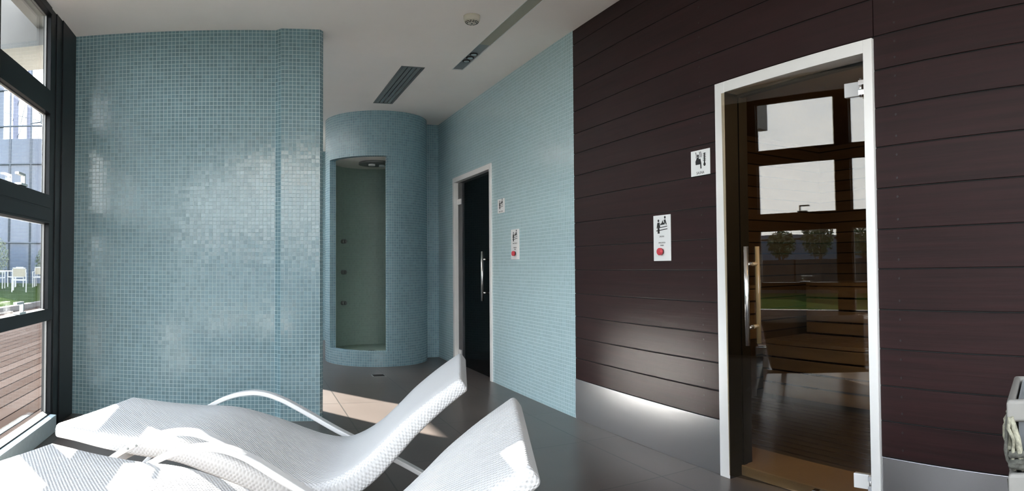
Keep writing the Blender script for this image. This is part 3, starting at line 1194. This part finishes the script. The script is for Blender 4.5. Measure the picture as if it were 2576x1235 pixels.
# ------------------------------------------------------------------ sun loungers
PROF = [(0, .392), (.12, .390), (.25, .388), (.40, .391), (.52, .398), (.62, .394), (.72, .376), (.82, .352), (.92, .322), (1.02, .297), (1.12, .292), (1.2, .322), (1.28, .375), (1.36, .450), (1.44, .530), (1.54, .612), (1.64, .682)]
ARM = [(.02, .018), (.16, .16), (.30, .295), (.41, .372), (.50, .420), (.59, .448), (.68, .455), (.78, .432), (.90, .378), (1.06, .298), (1.22, .226), (1.37, .155), (1.50, .085), (1.60, .018)]
WL = .709


def lounger():
    t = thing('sun_lounger', '', 'sun lounger')
    prof = [(p.x, p.y) for p in spline([Vector((s, z, 0)) for s, z in PROF], 6)]
    # arc length for the weave
    bm = bmesh.new()
    uvl = bm.loops.layers.uv.verify()
    r = .022
    rings = []
    arc = 0
    for i, (s, z) in enumerate(prof):
        if i:
            arc += math.dist(prof[i], prof[i - 1])
        a = prof[min(i + 1, len(prof) - 1)]
        b = prof[max(i - 1, 0)]
        d = Vector((a[0] - b[0], a[1] - b[1])).normalized()
        n = Vector((-d.y, d.x))
        th = .058 + .030 * min(1, max(0, s - .1) / .6)
        if s > 1.2:
            th = .088 - .038 * (s - 1.2) / .44
        sec = []
        hw = WL / 2
        for v, q in ((-hw, -th), (-hw, -th * .5), (-hw, -r), (-hw + r * .3, -r * .3), (-hw + r, 0), (-hw * .6, -.001), (-hw * .3, -.0015), (0, -.002), (hw * .3, -.0015), (hw * .6, -.001), (hw - r, 0), (hw - r * .3, -r * .3), (hw, -r), (hw, -th * .5), (hw, -th), (hw - .03, -th), (-hw + .03, -th)):
            sec.append((bm.verts.new((s + n.x * q, v, z + n.y * q)), v, q))
        rings.append((arc, sec))
    m = len(rings[0][1])
    cum = [0]
    for k in range(m):
        a, b = rings[0][1][k], rings[0][1][(k + 1) % m]
        cum.append(cum[-1] + math.dist((a[1], a[2]), (b[1], b[2])))
    for (s0, A_), (s1, B_) in zip(rings, rings[1:]):
        for k in range(m):
            kk = (k + 1) % m
            f = bm.faces.new((A_[k][0], A_[kk][0], B_[kk][0], B_[k][0]))
            f.smooth = True
            for l, c in zip(f.loops, ((s0, cum[k]), (s0, cum[k + 1]), (s1, cum[k + 1]), (s1, cum[k]))):
                l[uvl].uv = c
    for idx, (a_, sec) in ((0, rings[0]), (-1, rings[-1])):
        f = bm.faces.new([v[0] for v in sec])
        for l, v in zip(f.loops, sec):
            l[uvl].uv = (v[1], v[2])
    bmesh.ops.recalc_face_normals(bm, faces=bm.faces)
    o = obj('woven_shell', bm, M_RATTAN, t, uv=False)
    b = o.modifiers.new('bevel', 'BEVEL')
    b.width = .012
    b.segments = 3
    b.limit_method = 'ANGLE'
    b.angle_limit = R(50)
    arm = [(p.x, p.y) for p in spline([Vector((s, z, 0)) for s, z in ARM], 6)]
    for sg in (-1, 1):
        bm = bmesh.new()
        ribbon(bm, [(s, sg * (WL / 2 + .055), z) for s, z in arm], .048, .022, (0, 1, 0))
        a_ = obj('side_frame', bm, M_WPAINT, t, uv=True, bevel=.005)
        for s, z in ((.405, .345), (.442, .362)):
            bm = bmesh.new()
            tube(bm, [(s, sg * (WL / 2 + .078), z + .022), (s, sg * (WL / 2 + .083), z + .022)], .0045, 10)
            bo = obj('bolt', bm, M_GREY, a_)
    for s, z in ((.30, .283), (1.06, .190)):
        bm = bmesh.new()
        tube(bm, [(s, -WL / 2 - .055, z), (s, WL / 2 + .055, z)], .014, 12)
        obj('cross_bar', bm, M_WPAINT, t)
    return t


L1 = lounger()
L1.location = (-.712, 3.058, 0)
L1.rotation_euler = (0, 0, -.322)
L1['label'] = 'white woven wave-shaped sun lounger nearer the mosaic wall'
L1['group'] = 'white woven sun loungers'
L2 = dup(L1, (-.868, 2.112, 0), -.36, 'white woven wave-shaped sun lounger in front, cut off by the lower edge')

# ------------------------------------------------------------------ stacked baskets at the right edge
def basket(label, z0, hgt, w0, w1, rimh):
    t = thing('twig_basket', label, 'basket', (1.885, .63, z0), R(20), 'twig baskets in a stack')
    bm = bmesh.new()
    # rim: square ring
    zt = hgt
    o_, i_ = w1 / 2, w1 / 2 - .022
    loops = []
    for q, z in ((o_ - .012, zt - rimh), (o_, zt - rimh + .006), (o_, zt - .006), (o_ - .006, zt), (i_ + .004, zt), (i_, zt - .005), (i_, zt - rimh)):
        loops.append([bm.verts.new((sx * q, sy * q, z)) for sx, sy in ((-1, -1), (1, -1), (1, 1), (-1, 1))])
    for a_, b_ in zip(loops, loops[1:] + loops[:1]):
        for i in range(4):
            bm.faces.new((a_[i], a_[(i + 1) % 4], b_[(i + 1) % 4], b_[i]))
    bmesh.ops.recalc_face_normals(bm, faces=bm.faces)
    r_ = obj('rim', bm, M_RIM, t, bevel=.008)
    r_['label'] = 'whitewashed square rim'
    bm = bmesh.new()
    a, b = w0 / 2 - .02, w1 / 2 - .03
    lo = [bm.verts.new((x, y, .004)) for x, y in ((-a, -a), (a, -a), (a, a), (-a, a))]
    hi = [bm.verts.new((x, y, zt - .01)) for x, y in ((-b, -b), (b, -b), (b, b), (-b, b))]
    bm.faces.new(list(reversed(lo)))
    for i in range(4):
        bm.faces.new((lo[i], lo[(i + 1) % 4], hi[(i + 1) % 4], hi[i]))
    obj('lining', bm, M_LINER, t)
    rnd = random.Random(hgt)
    bm = bmesh.new()
    for side in range(4):
        ca, sa = cos(side * pi / 2), sin(side * pi / 2)
        for i in range(20):
            u0 = (i / 19 - .5) * .95
            u1 = max(-.48, min(.48, u0 + rnd.uniform(-.25, .25)))
            pts = []
            for j in range(6):
                q = j / 5
                w = w0 + (w1 - w0) * q
                u = (u0 + (u1 - u0) * q + rnd.uniform(-.02, .02)) * w
                d = w / 2 - .006 + rnd.uniform(-.006, .012) + .012 * sin(q * pi)
                x, y = u, -d
                pts.append((x * ca - y * sa, x * sa + y * ca, .004 + q * (zt - rimh * .8)))
            tube(bm, pts, rnd.uniform(.005, .010), 6, mi=0 if rnd.random() < .7 else 1)
    # twisted band round the foot
    for k in range(3):
        pts = []
        for j in range(33):
            q = j / 32 * 2 * pi
            d = (w0 / 2 + .004)
            m_ = max(abs(cos(q)), abs(sin(q)))
            x, y = cos(q) / m_ * d, sin(q) / m_ * d
            pts.append((x, y, .02 + k * .012 + .008 * sin(j * 1.3 + k * 2)))
        tube(bm, pts, .011, 6, mi=1)
    obj('twig_sides', bm, [M_TWIG, M_TWIGD], t)
    return t


basket('grey twig basket with whitewashed rim at the right edge, lower of two', 0, .485, .32, .37, .075)
basket('grey twig basket with whitewashed rim at the right edge, upper of two', .487, .20, .345, .37, .062)

# ------------------------------------------------------------------ outdoors
o = obj('deck', box(-5.38, XW - .10, -12, 34, -.12, -.02), M_DECK)
tag(o, 'sunlit timber deck boards outside the window', 'deck', kind='structure')
o = obj('lawn_border', box(-5.52, -5.38, -12, 34, -.12, .085), M_BORDER)
tag(o, 'dark timber border between deck and lawn', 'border', kind='structure')
o = obj('lawn', box(-40, -5.52, -12, 40, -.12, .06), M_GRASS)
tag(o, 'green lawn beyond the deck', 'lawn', kind='structure')
o = obj('roof_overhang', box(-3.0, XW - .10, 4.75, 5.35, 2.76, 3.35), M_CONC)
tag(o, 'roof edge outside above the window', 'roof', kind='structure')
bm = bmesh.new()
gridwall(bm, 'z', H + .15, .25, [XW - .35, -1.1, -1.0, .35, 1.6, 5.3], [-3.4, -2.8, -.9, 5.1, 9.2, 9.7], lambda x, y: (-1.0 < x < 1.6 and -2.8 < y < -.9) or (-1.1 < x < .35 and 5.1 < y < 9.2))
o = obj('roof', bm, M_CONC)
bm = bmesh.new()
for a in ((-1.15, -1.1, 5.05, 9.25), (.35, .40, 5.05, 9.25), (-1.1, .35, 5.05, 5.1), (-1.1, .35, 9.2, 9.25)):
    bx(bm, *a, H + .4, H + 1.35)  # tall curb added to keep direct sun out
    bx(bm, a[0] + (.0 if a[0] < 0 else 0), a[1], a[2], a[3], H + .14, H + .15)
w = thing('window_22', 'unseen roof light added over the passage for daylight', 'window', kind='structure')  # roof light added to bring daylight into the deep end
obj('window_frame', bm, M_PLAS, w)
obj('glass_pane', box(-1.1, .35, 5.1, 9.2, H + 1.3, H + 1.307), M_GLASS, w)
tag(o, 'flat roof slab over the room', 'roof', kind='structure')


def leaves(bm, rnd, n, cx, cy, cz, rx, ry, rz, size, mi=0):
    for i in range(n):
        while True:
            p = Vector((rnd.uniform(-1, 1), rnd.uniform(-1, 1), rnd.uniform(-1, 1)))
            if .25 < p.length < 1:
                break
        p = Vector((cx + p.x * rx, cy + p.y * ry, cz + p.z * rz))
        a = Vector((rnd.gauss(0, 1), rnd.gauss(0, 1), rnd.gauss(0, 1))).normalized()
        b = a.orthogonal().normalized()
        s = size * rnd.uniform(.6, 1.2)
        q = [p - a * s, p + b * s * .32 + Vector((0, 0, .1 * s)), p + a * s, p - b * s * .32]
        f = bm.faces.new([bm.verts.new(v) for v in q])
        f.material_index = mi if rnd.random() < .8 else 1 - mi


def shrub(label, loc, h, w, n=420, seed=1, group=None, mi=0):
    rnd = random.Random(seed)
    t = thing('shrub', label, 'shrub', loc, group=group)
    bm = bmesh.new()
    for i in range(7):
        x, y = rnd.uniform(-.3, .3) * w, rnd.uniform(-.3, .3) * w
        tube(bm, [(x * .3, y * .3, 0), (x * .8, y * .8, h * .45), (x * 1.2, y * 1.2, h * .85)], .012, 5, radii=[.016, .010, .005])
    obj('stems', bm, M_STEM, t)
    bm = bmesh.new()
    leaves(bm, rnd, n, 0, 0, h * .55, w * .5, w * .5, h * .50, .055, mi)
    obj('foliage', bm, [M_LEAF, M_LEAF2], t)
    return t


ORD = ['first', 'second', 'third', 'fourth']
for i in range(4):
    yy = 5.75 + i * 1.13
    t = thing('planter', 'dark metal planter box mirrored in the sauna door, %s counted from the right' % ORD[i], 'planter', (-10.0, yy, .06), group='planters along the railing')
    if i == 0:
        bm = bmesh.new()
        for (x0, x1, y0, y1) in ((-.3, .3, -.54, -.50), (-.3, .3, .50, .54), (-.3, -.26, -.50, .50), (.26, .3, -.50, .50)):
            bx(bm, x0, x1, y0, y1, 0, .82)
        pb = mesh_from(bm, 'planter_box', M_PLANTER)
        ps = mesh_from(box(-.26, .26, -.50, .50, .6, .80), 'soil', M_STEM)
    obj('planter_box', pb, None, t)
    obj('soil', ps, None, t)
    shrub('leafy shrub in the %s planter from the right, mirrored in the sauna door' % ORD[i], (-10.0, yy + .08 * sin(i * 2.3), .885), .84 + .14 * sin(i * 2.1), .84 + .12 * cos(i * 1.7), 1300, i + 3, 'shrubs in the planters')
t = thing('railing', 'thin dark railing behind the planters mirrored in the sauna door', 'railing', (-10.85, 0, 0))
bm = bmesh.new()
tube(bm, [(0, -6, 1.42), (0, 24, 1.42)], .028, 8)
obj('top_rail', bm, M_PLANTER, t)
for i in range(11):
    bm = bmesh.new()
    tube(bm, [(0, -6 + i * 3, 0), (0, -6 + i * 3, 1.42)], .022, 8)
    obj('railing_post', bm, M_PLANTER, t)

shrub('flowering shrub outside at the left edge behind the white table', (-11.6, 27.6, .06), 2.3, 1.9, 3600, 55, None, 1)
shrub('dark shrub outside behind the two white chairs at the right of the pane', (-9.35, 30.0, .06), 1.9, 1.6, 3000, 77, None, 0)

# distant ridge
bm = bmesh.new()
rnd = random.Random(3)
prev = None
for i in range(97):
    a = 2 * pi * i / 96
    hgt = 9 + 5 * sin(a * 3 + 1) + 3 * sin(a * 7) + 2 * sin(a * 17)
    q = [bm.verts.new((r_ * cos(a), r_ * sin(a), z_)) for r_, z_ in ((420, -30), (480, hgt), (560, -30))]
    if prev:
        for k_ in range(2):
            bm.faces.new((prev[k_], q[k_], q[k_ + 1], prev[k_ + 1]))
    prev = q
o = obj('hills', bm, M_HILL)
tag(o, 'low blue-grey hills on the horizon', 'hills', kind='structure')
o = obj('ground', box(-700, 700, -700, 700, -30.5, -30), bsdf('far_ground', (.16, .17, .15), .9, noise=.4, nscale=.05))
tag(o, 'distant ground below the terrace', 'ground', kind='structure')

# rotunda with curved glass front
RC = Vector((-14.2, 44.6, 0))
RR = 13.0
t = thing('glass_rotunda', 'curved blue glass building front outside behind the white chairs', 'building', (RC.x, RC.y, 0))
facc = math.atan2(-RC.y, -RC.x)


def arcpts(a0, a1, z, r, n=24):
    return [(r * cos(a0 + (a1 - a0) * i / n), r * sin(a0 + (a1 - a0) * i / n), z) for i in range(n + 1)]


def arcwall(bm, a0, a1, z0, z1, r, n=24, th=.1):
    P = []
    for i in range(n + 1):
        a = a0 + (a1 - a0) * i / n
        P.append([bm.verts.new((q * cos(a), q * sin(a), z)) for q, z in ((r, z0), (r, z1), (r - th, z1), (r - th, z0))])
    for p, q in zip(P, P[1:]):
        for k_ in range(4):
            bm.faces.new((p[k_], q[k_], q[(k_ + 1) % 4], p[(k_ + 1) % 4]))
    bm.faces.new(P[0])
    bm.faces.new(list(reversed(P[-1])))
    bmesh.ops.recalc_face_normals(bm, faces=bm.faces)


step = 1.09 / RR
ref = facc - .07           # a mullion, seen near x = 80 of the photograph
for nm, a0, a1, z0, z1, m_ in (('glass_skin', facc - .55, facc + .55, -.1, 7.55, M_BGLASS), ('tall_glass_skin', facc - .55, ref - step * 1.35, 7.56, 13.2, M_BGLASS)):
    bm = bmesh.new()
    arcwall(bm, a0, a1, z0, z1, RR, 40)
    obj(nm, bm, m_, t, smooth=False)
for i in range(-6, 7):
    a = ref + i * step
    if i in (-1, -2):
        pass
    bm = bmesh.new()
    x, y = (RR + .04) * cos(a), (RR + .04) * sin(a)
    wd = .13 if i != -1 else .13
    tube(bm, [(x, y, 0), (x, y, 13.2)], .055, 6)
    obj('mullion', bm, M_BFRAME, t)
for z in (2.15, 4.2, 6.23, 8.2, 10.1):
    bm = bmesh.new()
    tube(bm, arcpts(facc - .55, facc + .55, z, RR + .05, 48), .05, 6)
    obj('transom_ring', bm, M_BFRAME, t)
for a, w_ in ((ref - step * .86, .16), (ref - step * .2, .10)):
    bm = bmesh.new()
    x, y = (RR - .6) * cos(a), (RR - .6) * sin(a)
    tube(bm, [(x, y, 0), (x, y, 14)], w_, 10)
    obj('steel_column', bm, M_BLIGHT, t)
bm = bmesh.new()


def rp(i, z, dr=-.5):
    a = ref + i * step
    return ((RR + dr) * cos(a), (RR + dr) * sin(a), z)


for p, q in ((rp(-1, 8.6), rp(-.1, 11.6)), (rp(-.6, 8.4), rp(-.15, 10.4)), (rp(-.8, 7.6), rp(-.3, 8.8)), (rp(0, 8.4), rp(.5, 7.3)), (rp(-1.9, 9.2), rp(.9, 8.45)), (rp(-.15, 10.4), rp(-.5, 9.8))):
    tube(bm, [p, q], .018, 6)
obj('tie_rods', bm, M_BFRAME, t)
t2 = thing('floodlight', 'grey box floodlight outside on a bracket beside the window frame', 'floodlight', tuple(RC + Vector(rp(.72, 8.2, 1.2))))
t2.location.z = 8.05
obj('lamp_box', box(-.24, .24, -.2, .2, 0, .52), bsdf('mid_grey_metal', (.08, .085, .09), .5), t2, bevel=.02)
obj('hood', box(-.34, .28, -.24, .24, .52, .58), bsdf('mid_grey_metal', (.08, .085, .09), .5), t2)
bm = bmesh.new()
tube(bm, [(-.2, 0, .12), (-.9, 0.2, .12)], .035, 6)
obj('bracket', bm, M_BFRAME, t2)


# white garden chairs and table
def chair_meshes():
    g = {}
    bm = bmesh.new()
    bx(bm, -.25, .25, -.24, .24, .41, .45)
    g['seat'] = mesh_from(bm, 'seat', M_GARDEN)
    bm = bmesh.new()
    for x in (-.25, .22):
        bx(bm, x, x + .03, .22, .25, .42, .86)
    bx(bm, -.25, .25, .22, .25, .83, .87)
    g['back_frame'] = mesh_from(bm, 'back_frame', M_GARDEN)
    bm = bmesh.new()
    bx(bm, -.22, .22, .228, .244, .55, .83)
    g['back_sling'] = mesh_from(bm, 'back_sling', M_CANVAS)
    legs = []
    for x in (-.27, .235):
        for y in (-.24, .21):
            bm = bmesh.new()
            bx(bm, x, x + .035, y, y + .035, 0, .66 if y < 0 else .45)
            legs.append(mesh_from(bm, 'leg', M_GARDEN))
    g['legs'] = legs
    arms = []
    for x in (-.275, .235):
        bm = bmesh.new()
        bx(bm, x, x + .04, -.25, .25, .655, .68)
        arms.append(mesh_from(bm, 'armrest', M_GARDEN))
    g['arms'] = arms
    return g


G = chair_meshes()


def chair(label, loc, rz, group=None, lean=0):
    t = thing('garden_armchair', label, 'chair', loc, rz, group)
    for k_ in ('seat', 'back_frame', 'back_sling'):
        obj(k_, G[k_], None, t)
    for l in G['legs']:
        obj('leg', l, None, t)
    for l in G['arms']:
        obj('armrest', l, None, t)
    return t


gr = 'white garden armchairs on the lawn'
chair('white garden armchair with beige sling back on the lawn, its back to the window', (-8.05, 22.0, .06), R(200), gr)
chair('white garden armchair at the left edge, half behind the table', (-9.9, 24.6, .06), R(100), gr)
chair('white garden armchair facing the window at the right of the pane', (-8.95, 27.0, .06), R(10), gr)
chair('white garden armchair behind another at the right of the pane', (-9.22, 28.1, .06), R(10), gr)
chair('white garden armchair half hidden behind the beige-backed one', (-9.9, 26.6, .06), R(-30), gr)
t = thing('garden_table', 'white garden table at the left edge of the window', 'table', (-9.55, 23.2, .06), R(20))
obj('table_top', box(-.85, .85, -.45, .45, .70, .74), M_GARDEN, t, bevel=.01)
for x in (-.8, .74):
    for y in (-.4, .34):
        obj('leg', box(x, x + .06, y, y + .06, 0, .70), M_GARDEN, t)
